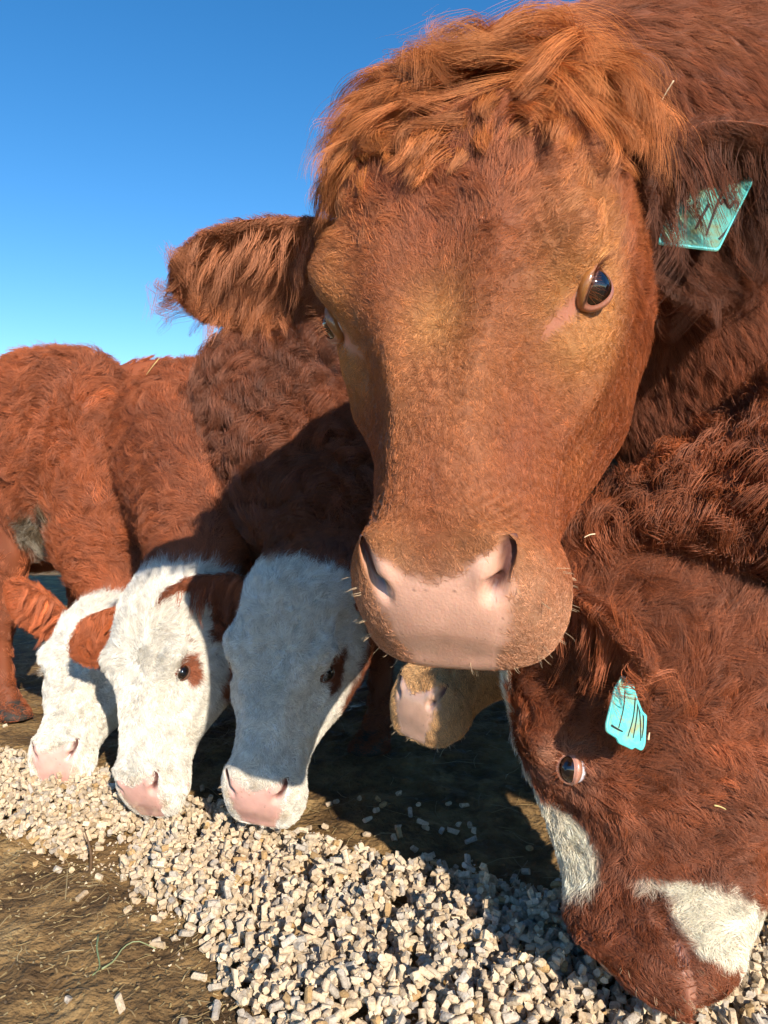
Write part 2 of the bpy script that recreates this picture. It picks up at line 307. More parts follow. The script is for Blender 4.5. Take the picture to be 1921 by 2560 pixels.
# ------------------------------------------------------------------ cow builder
def head_rot(a, psi, rho, tau=0):
    a, psi, rho, tau = map(math.radians, (a, psi, rho, tau)); ct, stt = math.cos(tau), math.sin(tau)
    R0 = np.array([[-1, 0, 0], [0, -math.sin(a), -math.cos(a)], [0, -math.cos(a), math.sin(a)]])
    cz, sz, cy, sy = math.cos(psi), math.sin(psi), math.cos(rho), math.sin(rho)
    return np.array([[1, 0, 0], [0, ct, -stt], [0, stt, ct]]) @ np.array([[cy, 0, sy], [0, 1, 0], [-sy, 0, cy]]) @ np.array([[cz, -sz, 0], [sz, cz, 0], [0, 0, 1]]) @ R0
# head keys, muzzle first: y (poll 0 .. nose .52), dorsal z, ventral z, half width, widest point (0 ventral .. 1 dorsal), dorsal squareness, ventral squareness
HEAD = [(.530, -.060, -.074, .012, .5, .9, .9), (.528, -.042, -.094, .046, .5, .9, .9), (.519, -.022, -.114, .069, .5, .86, .86), (.500, -.003, -.128, .083, .48, .82, .80), (.470, .010, -.134, .087, .45, .84, .76), (.432, .017, -.136, .076, .46, .88, .75),
        (.39, .024, -.142, .080, .40, .94, .72), (.34, .033, -.165, .096, .38, .96, .66), (.29, .041, -.195, .120, .44, .84, .60), (.245, .048, -.220, .128, .54, .62, .58), (.19, .054, -.240, .133, .52, .62, .58),
        (.13, .054, -.250, .131, .54, .62, .62), (.075, .044, -.250, .128, .56, .62, .72), (.03, .024, -.242, .117, .56, .70, .85)]
EYE0 = np.array([.117, .250, -.002])
def build_cow(name, label, pose, body, coat, ears, nv=160, hstep=.0045, eye_gaze=(.80, .10, .50), group=None, hair=None):
    EYE = EYE0 * [pose.get('wide', 1.), 1, 1]
    R = head_rot(*pose['rot']); s = pose['s']; nose = np.array([0, .50, -.035]) * s
    T = unproj(*pose['nose']) - R @ nose
    toW = lambda p: (np.asarray(p) * s) @ R.T + T
    toL = lambda w: ((np.asarray(w) - T) @ R) / s
    root = bpy.data.objects.new(name, None); COL.objects.link(root)
    wx, wy, hd, H = body['x'], body['y'], math.radians(body['back']), body['H']
    bk = np.array([math.cos(hd), math.sin(hd), 0.]); side_b = np.cross(-bk, [0, 0, 1.]); O = np.array([wx, wy, 0.])
    root.location = (wx, wy, 0)
    bs = body.get('bs', 1.0)
    keys = []   # D(3) V(3) side(3) w zm ed ev
    dp = pose.get('deep', 1.0)
    for (y, zd, zv, w, zm, ed, ev) in HEAD:
        md = 1 + (pose.get('muz', 1.) - 1) * sm(.38, .45, y); w = w * pose.get('wide', 1.) * md ** .6; zd = -.06 + (zd + .06) * md; zv = -.06 + (zv + .06) * md; zv = zv * (1 + (dp - 1) * (.55 if y > .44 else 1)) - pose.get('jaw', 0) * math.exp(-((y - .34) / .075) ** 2); keys.append(np.r_[toW([0, y, zd]), toW([0, y, zv]), R[:, 0], w * s, zm, ed, ev])
    pD, pV = toW([0, -.012, .000]), toW([0, -.02, -.225]); keys.append(np.r_[pD, pV, R[:, 0], .106 * s, .55, .8, .95])
    ch = body.get('chest', .46); BK = [(-.16, .965, ch, body.get('nw', 1.) * .19, .5, 1, 1), (.0, 1.0, ch - .04, .225, .5, .95, .95), (.22, .985, .40, .26, .45, .9, .95), (.5, .96, .37, .31, .45, .85, .9), (.85, .965, .39, .31, .48, .8, .9), (1.12, 1.0, .45, .28, .55, .75, .95), (1.32, .985, .50, .24, .55, .8, .95), (1.46, .93, .55, .17, .55, .9, .9), (1.52, .86, .62, .09, .5, 1, 1), (1.535, .78, .70, .02, .5, 1, 1)]
    bkeys = [np.r_[O + bk * b * bs + [0, 0, d * H], O + bk * b * bs + [0, 0, v * H], side_b, w * bs, zm, ed, ev] for (b, d, v, w, zm, ed, ev) in BK]
    nb = bkeys[0]; neck_arch = body.get('arch', .03)
    for t, ww in ((.30, .115 * body.get('nw', 1.)), (.65, .155 * body.get('nw', 1.))):
        k = keys[-1] * 0; k0 = keys[len(HEAD)]
        k[0:3] = k0[0:3] * (1 - t) + nb[0:3] * t; k[0:3] += np.array([0, 0, neck_arch * math.sin(math.pi * t)])
        k[3:6] = k0[3:6] * (1 - t) + nb[3:6] * t; k[6:9] = nrm(k0[6:9] * (1 - t) + nb[6:9] * t); k[9] = ww * s; k[10:] = (.5, .95, .95); keys.append(k)
    keys += bkeys; keys = np.array(keys)
    mid = (keys[:, :3] + keys[:, 3:6]) / 2; par = np.r_[0, np.cumsum(np.linalg.norm(np.diff(mid, axis=0), axis=1) + .5 * np.abs(np.diff(keys[:, 9])) + .2 * np.linalg.norm(np.diff(keys[:, :3], axis=0), axis=1) + 1e-4)]
    hp = par[len(HEAD)]; qs = np.r_[np.linspace(0, par[4], int(par[4] / (hstep * .45))), np.linspace(par[4], hp, int((hp - par[4]) / hstep))[1:], np.linspace(hp, par[-1], int((par[-1] - hp) / .022))[1:]]
    st = spline(keys, par, qs)
    st[:, 6:9] = nrm(st[:, 6:9]); phi = np.arange(nv) / nv * 2 * math.pi; cs, sn = np.cos(phi), np.sin(phi)
    nu = len(st); P = np.zeros((nu, nv, 3))
    D, V, sd, w, zm, ed, ev = st[:, :3], st[:, 3:6], st[:, 6:9], np.maximum(st[:, 9], .003), np.clip(st[:, 10], .2, .8), st[:, 11], st[:, 12]
    Mp = V + (D - V) * zm[:, None]
    e = np.where(cs[None, :] > 0, ed[:, None], ev[:, None])
    X = np.sign(sn)[None] * np.abs(sn)[None] ** e * w[:, None]; Cv = np.abs(cs)[None] ** e
    P = Mp[:, None] + sd[:, None] * X[..., None] + np.where(cs[None, :, None] > 0, (D - Mp)[:, None], (V - Mp)[:, None]) * Cv[..., None]
    hw = 1 - sm(hp * .93, hp * 1.12, qs)[:, None] * np.ones((1, nv))
    # features in head space
    l = toL(P); ax = np.abs(l[..., 0]); la = np.stack([ax, l[..., 1], l[..., 2]], -1)
    sx = np.sign(l[..., 0]); nl = Grid(l).N
    def push(c, r, amt): 
        nonlocal l; l = l + nl * (amt * gs(la, c, r) * hw)[..., None]
    E = EYE
    push((E[0] - .008, E[1] - .030, .030), (.026, .034, .020), .021)         # brow
    push((.112, .155, .0), (.022, .034, .032), -.013); push((.062, .385, .000), (.018, .065, .016), -.004); push((.036, .37, .03), (.012, .085, .012), .006); push((0, .37, .03), (.016, .07, .02), -.001)   # temple hollow, side of the nose
    push((0, .285, .05), (.03, .04, .03), -.007); push((.05, .215, .05), (.02, .05, .02), .006); push((0, .18, .055), (.018, .05, .03), -.004); push((.045, .30, .045), (.02, .05, .02), .004); push((.1, .33, -.06), (.022, .06, .014), .008)
    push((E[0], E[1] + .004, E[2] - .002), (.03, .026, .022), -.010)           # socket
    push((E[0] - .012, E[1] + .04, E[2] - .024), (.022, .022, .018), .005)
    push((.085, E[1] + .072, .012), (.02, .04, .03), -.009)             # hollow before the eye
    push((.10, .175, -.14), (.05, .07, .06), .016)             # cheek
    push((.085, .315, -.055), (.03, .05, .02), .004)
    push((0, .25, .05), (.03, .06, .03), -.003); push((0, .11, .05), (.05, .05, .03), .006)
    push((.055, .475, .004), (.022, .022, .02), .010)            # alar bulge over the nostril
    push((.075, .47, -.06), (.03, .03, .03), .006)
    push((0, .455, .012), (.03, .018, .02), -.004)
    # nostril: a comma-shaped hole running outward and up beside the wing of the nose
    push((.039, .500, -.012), (.010, .012, .010), .0055)
    tt = np.linspace(0, 1, 12); NC = np.stack([.042 + .015 * tt ** .7, .503 - .020 * tt, -.022 + .019 * tt - .006 * np.sin(tt * 3.14)], -1)
    dn_ = np.min(np.stack([(((la - c) / np.array([.0055, .013, .0058 + .002 * q])) ** 2).sum(-1) for c, q in zip(NC, tt)]), 0); hole = np.exp(-dn_ ** 1.5) * hw
    l = l + np.stack([sx * .25, -.95 + 0 * sx, -.15 + 0 * sx], -1) * (.026 * hole)[..., None]
    wr = gs(la, (.062, .435, -.005), (.022, .022, .03)) * np.sin((la[..., 1] * 1. + la[..., 0] * .6 - la[..., 2] * .5) * 620 + 3 * vnoise(la * 60, 3)); l = l + nl * (.0016 * wr * hw)[..., None]
    wr = gs(la, (.085, .185, .035), (.022, .045, .022)) * np.sin((la[..., 0] * 1. - la[..., 1] * .5) * 430 + 4 * vnoise(la * 40, 5)); l = l + nl * (.0018 * wr * hw)[..., None]
    # mouth line
    mz = -.098 + .02 * sm(.50, .40, l[..., 1]); dz = (l[..., 2] - mz); ml = sm(.37, .42, l[..., 1]) * hw
    l = l - nl * (.007 * np.exp(-(dz / .0045) ** 2) * ml)[..., None] + nl * (.003 * np.exp(-((dz - .014) / .01) ** 2) * ml)[..., None]
    l[..., 1] -= .014 * sm(-.096, -.108, l[..., 2]) * sm(.44, .51, l[..., 1]) * hw
    l[..., 1] -= .42 * (np.maximum(l[..., 2], -.095) + .06) * sm(.43, .50, l[..., 1]) * hw
    hole_v = hole
    l = l + nl * (.0035 * (fbm(l * 28, 3, 4) - .44) * hw * sm(.47, .40, l[..., 1]))[..., None]   # wrinkles, uneven hide
    P = P * (1 - hw[..., None]) + toW(l) * hw[..., None]
    Pb = P; wl = (1 - hw); bn = Grid(P).N; P = P + bn * (wl * (.09 * (fbm(P * 3.2, 2, 8) - .37) + .03 * (fbm(P * 11, 2, 18) - .37)))[..., None]
    g = Grid(P); l = toL(P); la = np.stack([np.abs(l[..., 0]), l[..., 1], l[..., 2]], -1)
    # appendages: ears and legs grafted into the sheet
    faces = np.ones((nu - 1, nv), bool); Vv = [P.reshape(-1, 3)]; Ff = []; base = nu * nv; Ls = [l.reshape(-1, 3)]; HW = [hw.ravel()]; kinds = [np.zeros(nu * nv)]
    grids = [('body', g, l, hw)]
    def graft(ci, cj, a, b, ring_fn, nr, kind):
        nonlocal base, Ff
        i0, i1 = max(ci - a, 1), min(ci + a, nu - 2); jj = [(cj + k) % nv for k in range(-b, b + 1)]
        for i in range(i0, i1):
            for k in range(2 * b): faces[i, jj[k]] = False
        loop = [(i0, j) for j in jj] + [(i, jj[-1]) for i in range(i0 + 1, i1 + 1)] + [(i1, j) for j in jj[::-1][1:]] + [(i, jj[0]) for i in range(i1 - 1, i0, -1)]
        ids = np.array([i * nv + j for i, j in loop]); bp = P.reshape(-1, 3)[ids]; rings = ring_fn(bp)        # [nr, n, 3]
        n = len(ids); prev = ids
        for q in range(nr):
            cur = base + q * n + np.arange(n)
            Ff += np.stack([prev, np.roll(prev, -1), np.roll(cur, -1), cur], -1).tolist(); prev = cur
        Ff.append(list(prev)); Vv.append(rings.reshape(-1, 3)); Ls.append(toL(rings.reshape(-1, 3))); HW.append(np.full(nr * n, 1. if kind == 1 else 0.)); kinds.append(np.full(nr * n, float(kind))); base += nr * n
        return rings
    ear_grids = []
    for e_ in ears:
        sgn = e_['side']; at = np.array([sgn * .10, e_.get('y', .085), e_.get('z', -.075)]); dist = np.linalg.norm(l - at, axis=-1) + (1 - hw); ci, cj = np.unravel_index(np.argmin(dist), dist.shape)
        Ld = nrm(np.array(e_['dir'], float)); Fd = np.array(e_['face'], float); Fd = nrm(Fd - Ld * Fd.dot(Ld)); Wd = np.cross(Ld, Fd); ln, wd = e_['len'] * s, e_['wid'] * s
        bend = np.array(e_.get('bend', (0, 0, 0)), float)
        def ring(bp, Ld=Ld, Fd=Fd, Wd=Wd, ln=ln, wd=wd, bend=bend, cup=e_.get('cup', .35)):
            c = bp.mean(0); r = bp - c; th = np.arctan2(r @ Fd, r @ Wd); n = len(bp); nr = 26; out = np.zeros((nr, n, 3))
            thu = np.unwrap(th); dirn = np.sign(thu[-1] - thu[0]); base_r = np.stack([r @ Wd, r @ Fd, r @ Ld], -1)
            th2 = thu[0] + dirn * np.arange(n) / n * 2 * math.pi
            for q in range(nr):
                t = (q + 1) / nr; hwid = wd * .5 * (0.42 + .58 * math.sin(math.pi * min(t * 1.05, 1) ** .8 * .62)) * (max(1 - t ** 4.2, 0)) ** .5 + .0015
                if t < .3: hwid = hwid * 1.0
                thick = .5 * wd * (.42 * (1 - sm(.0, .35, t)) + .085)*(1 - .6 * t); cu_ = cup * hwid * sm(.08, .45, t)
                x = np.cos(th2) * hwid; y = np.sin(th2) * thick * np.where(np.sin(th2) > 0, .6, 1) - cu_ * (1 - np.cos(th2) ** 2) + cu_ * .5
                sec = c + Ld * ln * t + bend * ln * t * t + np.outer(x, Wd) + np.outer(y, Fd)
                k = sm(0, .22, t); out[q] = (bp + Ld * ln * t) * (1 - k) + sec * k
            return out
        rg = graft(ci, cj, e_.get('a', 5), e_.get('b', 6), ring, 26, 1); e_['Ld'], e_['Fd'], e_['Wd'], e_['wd'], e_['ln'] = Ld, Fd, Wd, wd, ln; e_['rings'] = rg
        ear_grids.append((e_, rg))
    if not body.get('nolegs'):
        for b_, sg, hind in ((.10, 1, 0), (.10, -1, 0), (1.22, 1, 1), (1.22, -1, 1)):
            c0 = O + bk * b_ * bs + side_b * sg * .16 * bs + np.array([0, 0, (.52 if hind else .50) * H])
            msk = (qs > hp * 1.5)[:, None]; dist = np.linalg.norm(P - c0, axis=-1) + np.where(msk, 0, 9); ci, cj = np.unravel_index(np.argmin(dist), dist.shape)
            fx = [(0, .46, .095), (.0, .38, .07), (.01, .30, .050), (.015, .26, .052), (.02, .20, .034), (.02, .11, .032), (.01, .075, .043), (-.01, .045, .040), (-.03, .03, .052), (-.04, .004, .06)] if not hind else \
                 [(-.02, .50, .13), (-.02, .42, .10), (.05, .34, .055), (.09, .30, .045), (.085, .25, .040), (.06, .16, .034), (.045, .10, .035), (.03, .075, .043), (.01, .045, .04), (-.01, .03, .052), (-.02, .004, .06)]
            def leg(bp, fx=fx, sg=sg, b_=b_):
                c = bp.mean(0); n = len(bp); cx_ = O + bk * b_ * bs + side_b * sg * .15 * bs; r = bp - c; th = np.arctan2(r @ side_b, r @ bk); thu = np.unwrap(th); dn = np.sign(thu[-1] - thu[0]); th2 = thu[0] + dn * np.arange(n) / n * 2 * math.pi
                fk = np.array([(dx, z * H, rr * bs) for dx, z, rr in fx]); tt = np.linspace(0, len(fx) - 1, 24); f2 = np.stack([np.interp(tt, np.arange(len(fx)), fk[:, k]) for k in range(3)], -1)
                return np.stack([cx_ + bk * dx + np.outer(np.cos(th2) * rr, bk) + np.outer(np.sin(th2) * rr * .85, side_b) + np.array([0, 0, z]) for dx, z, rr in f2])
            rg = graft(ci, cj, 3, 5, leg, 24, 2)
            gl = Grid(rg[:, ::-1])
            if (gl.N[12] * (gl.P[12] - gl.P[12].mean(0))).sum() < 0: gl = Grid(rg)
            grids.append(('leg', gl, toL(gl.P), np.zeros(rg.shape[:2])))
    ii = np.arange(nu * nv).reshape(nu, nv); q4 = np.stack([ii[:-1], np.roll(ii, -1, 1)[:-1], np.roll(ii, -1, 1)[1:], ii[1:]], -1)[faces]
    Ff = q4.tolist() + Ff + [list(ii[0])[::-1], list(ii[-1])]
    V_all = np.concatenate(Vv); L_all = np.concatenate(Ls); HW_all = np.concatenate(HW); K_all = np.concatenate(kinds)
    # colours: coat and bare skin
    def bare_mask(lp, h):
        x = np.abs(lp[..., 0]); y = lp[..., 1]; z = lp[..., 2]
        y = y + .42 * (np.maximum(z, -.095) + .06) * sm(.42, .485, y)
        nz_ = .005 * (fbm(lp * 70, 2, 15) - .37)
        pad = sm(-.007, .006, y + 2 * nz_ - (.5075 - .030 * np.clip(x / .054, 0, 1.3) ** 2.5)) * sm(.064, .038, x + .030 * (fbm(lp * 45, 3, 16) - .44) + .012 * sm(-.03, -.085, z)) * sm(-.097, -.079, z + nz_ * 2)
        nost = .75 * np.exp(-((z + .098 - .02 * sm(.50, .40, lp[..., 1]) + .002) / .0052) ** 2) * sm(.425, .455, lp[..., 1])
        E = EYE; eye = gs(np.stack([x, y, z], -1), (E[0], E[1] + .004, E[2]), (.024, .0135, .0125)); dy = lp[..., 1] - E[1]; duct = coat.get('duct', 0) * .75 * sm(.008, .018, dy) * sm(.066, .025, dy) * np.exp(-((z - (E[2] + .002 + .08 * dy)) / (.0085 - .07 * np.clip(dy, 0, .06))) ** 2) * sm(.05, .07, x)
        return np.clip(pad + np.clip(nost * 1.2, 0, 1), 0, 1) * h, np.clip(eye + duct, 0, 1) * h
    def coat_col(lp, h, k, wp): return coat['color'](lp, h, k, wp)
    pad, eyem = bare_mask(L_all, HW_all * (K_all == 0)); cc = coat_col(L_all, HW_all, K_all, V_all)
    under = cc * coat.get('under', .55)
    pink = np.array(coat.get('pink', (.62, .33, .25))); lidc = np.array(coat.get('lid', (.16, .075, .05)))
    nz = fbm(L_all * 60, 3, 31)[:, None]; spots = sm(.90, .94, vnoise(L_all * 300, 41))[:, None]
    vc = under * (1 - np.clip(pad * 1.2, 0, 1)[:, None]) + np.clip(pad * 1.2, 0, 1)[:, None] * pink * (.82 + .4 * nz) * (1 - .45 * spots)
    vc = vc * (1 - np.clip(eyem * 1.5, 0, 1)[:, None]) + np.clip(eyem * 1.5, 0, 1)[:, None] * lidc * (.85 + .3 * nz)
    lz = np.stack([np.abs(L_all[:, 0]), L_all[:, 1], L_all[:, 2]], -1)
    hol = np.zeros(len(vc)); hol[:nu * nv] = hole_v.ravel(); k_ = sm(.25, .6, hol)[:, None]; vc = vc * (1 - k_) + k_ * np.array((.10, .035, .028))
    hoof = (K_all == 2) & (V_all[:, 2] < .055 * H); vc[hoof] = (.03, .025, .02)
    if 'dirt' in coat: vc = coat['dirt'](vc, V_all, L_all)
    wet = np.clip(pad * .9 + eyem * .9, 0, 1)
    body_o = new_mesh('body', V_all - np.array(root.location), Ff, M_SKIN, root, cols=vc, extra={'wet': wet})
    # eyes and lids
    lash = []
    for sg in (1, -1):
        c = EYE * [sg, 1, 1]; gz = nrm(np.array(eye_gaze) * [sg, 1, 1]); r_ = .0190; c = c - gz * .0145
        lo_ax = np.array([-.30 * sg, 1., .12]); lo_ax = nrm(lo_ax - gz * lo_ax.dot(gz)); up_ax = np.cross(gz, lo_ax); up_ax *= np.sign(up_ax[2])
        na, nb_ = 18, 32; Vv2, Cc = [], []
        for a in range(na):
            al = a / (na - 1) * math.pi * .62
            for b in range(nb_):
                be = b / nb_ * 2 * math.pi; Vv2.append(c + r_ * (1 + .06 * math.exp(-(al / .5) ** 2)) * (math.cos(al) * gz + math.sin(al) * (math.cos(be) * lo_ax + math.sin(be) * up_ax)))
                rr = al / (1 + .25 * math.cos(2 * be)); Cc.append((.004, .004, .006) if rr < .42 else (.018, .009, .005) if rr < coat.get('iris', 1.02) else (.05, .03, .025) if rr < coat.get('iris', 1.02) + .06 else tuple(coat.get('sclera', (.62, .52, .50))))
        Fq = [[a * nb_ + b, a * nb_ + (b + 1) % nb_, (a + 1) * nb_ + (b + 1) % nb_, (a + 1) * nb_ + b] for a in range(na - 1) for b in range(nb_)] + [list(range(nb_))[::-1]]
        eo = new_mesh('eye', toW(np.array(Vv2)) - np.array(root.location), Fq, M_EYE, root, cols=np.array(Cc))
        nb_, nr = 48, 9; Vl, Cl = [], []; base_c = coat['color'](np.array([[sg * EYE[0], EYE[1], EYE[2]]]), np.ones(1), np.zeros(1), np.zeros((1, 3)))[0] * .6
        prof = [(-.10, 1.02), (-.02, 1.035), (.02, 1.07), (.07, 1.10), (.14, 1.115), (.24, 1.10), (.36, 1.05), (.50, .96), (.64, .85)]
        for q, (da, hh) in enumerate(prof):
            for b in range(nb_):
                be = b / nb_ * 2 * math.pi; ca_, sa_ = math.cos(be), math.sin(be)
                ain = 1.0 / math.sqrt((ca_ / .98) ** 2 + (sa_ / (.55 if sa_ > 0 else .66)) ** 2) + .22 * max(ca_, 0) ** 8 * 1.0
                al = ain + da; Vl.append(c + r_ * hh * (1 + (.10 if sa_ > 0 else .03) * abs(sa_)) * (math.cos(al) * gz + math.sin(al) * (ca_ * lo_ax + sa_ * up_ax)))
                k = min(max((q - (1.5 if sa_ > .1 else 3.5)) / 2.5, 0), 1)
                Cl.append(lidc * (.35 if q < 2 and sa_ > 0 else .8) * (1 - k) + base_c * k)
        Fq = [[a * nb_ + b, a * nb_ + (b + 1) % nb_, (a + 1) * nb_ + (b + 1) % nb_, (a + 1) * nb_ + b] for a in range(nr - 1) for b in range(nb_)]
        Vl = np.array(Vl); new_mesh('eyelid', toW(Vl) - np.array(root.location), Fq, M_SKIN, root, cols=np.array(Cl), extra={'wet': np.full(len(Vl), .75)})
        if not coat.get('far'):
            n_ = 70; be = rng.uniform(.25, 2.9, n_); K_ = 6; ss = np.linspace(0, 1, K_)[None, :, None]; ca_, sa_ = np.cos(be), np.sin(be); ain = 1 / np.sqrt((ca_ / .98) ** 2 + (sa_ / .55) ** 2)
            ro = c + r_ * 1.12 * (np.cos(ain)[:, None] * gz + np.sin(ain)[:, None] * (ca_[:, None] * lo_ax + sa_[:, None] * up_ax)); dr = nrm(gz * .75 + .55 * up_ax * sa_[:, None] + .6 * ca_[:, None] * lo_ax + rng.normal(0, .12, (n_, 3)))
            Ln = rng.uniform(.010, .021, n_)[:, None, None]; pts = ro[:, None] + dr[:, None] * ss * Ln - up_ax * .35 * ss ** 2 * Ln
            lash.append(((toW(pts) - np.array(root.location)).astype(np.float32), (np.full((n_, 1), .00022) * (1 - .75 * ss[0, :, 0])[None]).astype(np.float32), np.tile(coat['color'](np.array([[sg * .1, .15, 0]]), np.ones(1), np.zeros(1), np.zeros((1, 3))) * .7, (n_, 1)).astype(np.float32)))
    # coat
    parts = []; hp_ = hair or {}
    for (kind, gg, ll, hh) in grids:
        fl, ln_, de = coat['field'](kind, gg, ll, hh, R, bk)
        pd, em = bare_mask(ll, hh); pd = np.maximum(pd, sm(.06, .3, hole_v)) if kind == 'body' else pd; bare = np.clip(1 - pd * 1.6, 0, 1) * np.clip(1 - em * 2.2, 0, 1)
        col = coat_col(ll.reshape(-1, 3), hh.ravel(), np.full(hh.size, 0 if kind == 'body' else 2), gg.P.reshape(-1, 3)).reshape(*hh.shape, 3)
        if kind == 'body' and coat.get('bodykeep') is not None: de = de * coat['bodykeep'](gg.P, ll, hh)
        for kw in coat['layers'](kind):
            kw = dict(kw); dm = kw.pop('dmask', None); d_ = de * bare
            if dm is not None: d_ = d_ * dm(gg, ll, hh)
            lm = kw.pop('lmul', None); l_ = ln_ * (lm(ll, hh) if lm else 1)
            fl_ = kw.pop('flow')(gg, ll, hh, R) if 'flow' in kw else fl
            cm = kw.pop('cmul', None); c_ = col * np.array(cm) if cm else col
            dn = kw.pop('dens'); pos, rad, cl = grow(gg, d_ * dn, l_, fl_, c_, **kw)
            parts.append((pos - np.array(root.location, np.float32), rad, cl))
    hair_object('coat', parts, root); hair_object('eyelashes', lash, root)
    if not coat.get('far'):
        x_, y_, z_ = np.abs(l[..., 0]), l[..., 1], l[..., 2]; wm = hw * (sm(.45, .48, y_) * sm(-.07, -.09, z_) + .35 * sm(.45, .48, y_) * sm(.055, .07, x_)); ww_ = grow(g, wm * 3000 + 1e-6, np.full(hw.shape, .009), nrm(np.stack([np.sign(l[..., 0]), .6 + 0 * hw, -.8 + 0 * hw], -1)) @ R.T, np.ones(P.shape) * np.array((.50, .36, .22)), clump=1, spread=.001, K=5, lift=1.9, tip=.2, radius=.0002 * coat.get('wr', 1.), wander=.5, fly=.1, seed=77)
        hair_object('whiskers', [(ww_[0] - np.array(root.location, np.float32), ww_[1], ww_[2])], root)
    if not coat.get('noears'):
        for e_, rg in ear_grids:
            gE = Grid(rg[:, ::-1]); nvE = rg.shape[1]
            if (gE.N[12] * (rg[12, ::-1] - rg[12].mean(0))).sum() < 0: gE = Grid(rg)
            out = np.broadcast_to(e_['Ld'], gE.P.shape) + .0; inner = sm(.0, .4, (gE.N @ e_['Fd'])); edge = np.abs(((gE.P - gE.P.mean(1, keepdims=True)) @ e_['Wd'])) / (e_['wd'] * .5)
            dn = np.array([0, 0, -1.]); fl = nrm(out * .8 + dn * .6 * (1 - inner[..., None]) * 0 + dn * .5 + ((gE.P - gE.P.mean(1, keepdims=True)) @ e_['Wd'])[..., None] * e_['Wd'] * 8 * .6)
            ecol = np.array(e_.get('col', coat['earcol'])); col = np.ones(gE.P.shape) * ecol; inn = np.array(e_.get('inner', ecol * 1.5)); col = col * (1 - inner[..., None] * .6) + inn * inner[..., None] * .6
            ks = e_.get('k', 1.0); hp2 = []
            hp2.append(grow(gE, np.ones(gE.P.shape[:2]) * e_.get('dens', 8e5) , np.full(gE.P.shape[:2], .022 * s * ks), fl, col, clump=14, spread=.006, lift=.5, tip=.2, wander=.3, radius=e_.get('r', .0002), seed=91, curl=.04))
            lo = sm(-.1, .8, (gE.P - gE.P.mean(1, keepdims=True)) @ e_['Wd'] / (e_['wd'] * .5) * (-1 if e_['Wd'][2] > 0 else 1)) + .0
            topw = sm(.2, .9, (gE.P - gE.P.mean(1, keepdims=True)) @ e_['Wd'] / (e_['wd'] * .5) * (1 if e_['Wd'][2] > 0 else -1)) * sm(.0, .3, gE.N @ e_['Fd'])
            hp2.append(grow(gE, (topw + .35 * inner) * e_.get('dens', 8e5) * .12 + 1e-6, np.full(gE.P.shape[:2], e_.get('long', .055) * s), nrm(dn + .35 * out + .4 * e_['Fd']), col * 1.15, clump=26, spread=.005, K=8, lift=.8, tip=.5, wander=.4, radius=e_.get('r', .0002) * 1.1, clumpiness=.85, seed=92, droop=.45, curl=.06))
            hair_object('ear_hair', [(a_ - np.array(root.location, np.float32), b_, c_) for a_, b_, c_ in hp2], root)
    tag(root, label, 'cow', group)
    return dict(root=root, toW=toW, toL=toL, R=R, s=s, grid=g, l=l, hw=hw, ears=ears, bk=bk)

# ------------------------------------------------------------------ coats
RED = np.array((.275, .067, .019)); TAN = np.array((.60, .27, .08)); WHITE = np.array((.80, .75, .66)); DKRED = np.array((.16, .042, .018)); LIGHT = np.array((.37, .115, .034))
def mix(a, b, t): return a * (1 - t[..., None]) + b * t[..., None]
def std_field(short=1.0, neck=.03, body=.035, wh=(0, .225, .05)):
    def f(kind, g, l, h, R, bk):
        x, y, z = l[..., 0], l[..., 1], l[..., 2]
        if kind == 'leg':
            return np.broadcast_to(np.array([0, 0, -1.]), g.P.shape) + .0, np.full(h.shape, .016), np.full(h.shape, .5)
        rad = nrm(np.stack([x * 1.2, y - wh[1], 0 * x], -1) + 1e-5); dn = np.stack([np.sign(x) * .15, np.where(y > .2, .35, -.6), -.9 + 0 * x], -1)
        ck = sm(-.03, -.10, z); fl = nrm(rad * (1 - ck[..., None]) + nrm(dn) * ck[..., None])
        muz = sm(.40, .46, y); fl = nrm(fl * (1 - muz[..., None]) + muz[..., None] * nrm(np.stack([np.sign(x) * .5, .5 + 0 * x, -.4 + 0 * x], -1)))
        flw = fl @ R.T; bd = nrm(g.Su) * .75 + np.array([0, 0, -.55]); flow = flw * h[..., None] + bd * (1 - h[..., None])
        lh = short * (.0075 + .010 * sm(.30, .12, y) + .010 * sm(.10, .0, y) + .008 * ck * sm(.40, .2, y)) ; lh = np.where(y > .45, .006 * short, lh)
        ln = lh * h + (neck + (body - neck) * sm(0, 1, 1 - h)) * (1 - h)
        return flow, ln, np.ones(h.shape)
    return f
# ------------------------------------------------------------------ the cows
def hero_color(l, h, k, w):
    x, y, z = np.abs(l[..., 0]), l[..., 1], l[..., 2]; n = fbm(l * 14, 3, 61); p = np.stack([x, y, z], -1)
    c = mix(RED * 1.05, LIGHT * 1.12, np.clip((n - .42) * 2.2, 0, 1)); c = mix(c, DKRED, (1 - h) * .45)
    t = np.clip(1.25 * gs(p, (.10, .235, .0), (.035, .065, .045)) + .8 * gs(p, (.105, .275, -.03), (.04, .045, .04)) + 1.0 * gs(p, (0, .285, .05), (.022, .032, .04)) + .55 * gs(p, (.05, .475, .0), (.05, .035, .05)) + .35 * gs(p, (.03, .33, .03), (.04, .09, .04)), 0, 1) * h
    c = mix(c, TAN, t * .72); n2 = fbm(l * 45, 3, 14)
    return mix(c, np.broadcast_to(np.array((.58, .30, .17)), c.shape), np.clip(sm(.445, .505, y + .03 * (n2 - .44)) * .75, 0, 1) * h)
def layers_short(d, r): 
    return lambda kind: [dict(dens=d, clump=12, spread=.0035, K=5, lift=.45, radius=r, wander=.22, fly=.10, seed=1)]
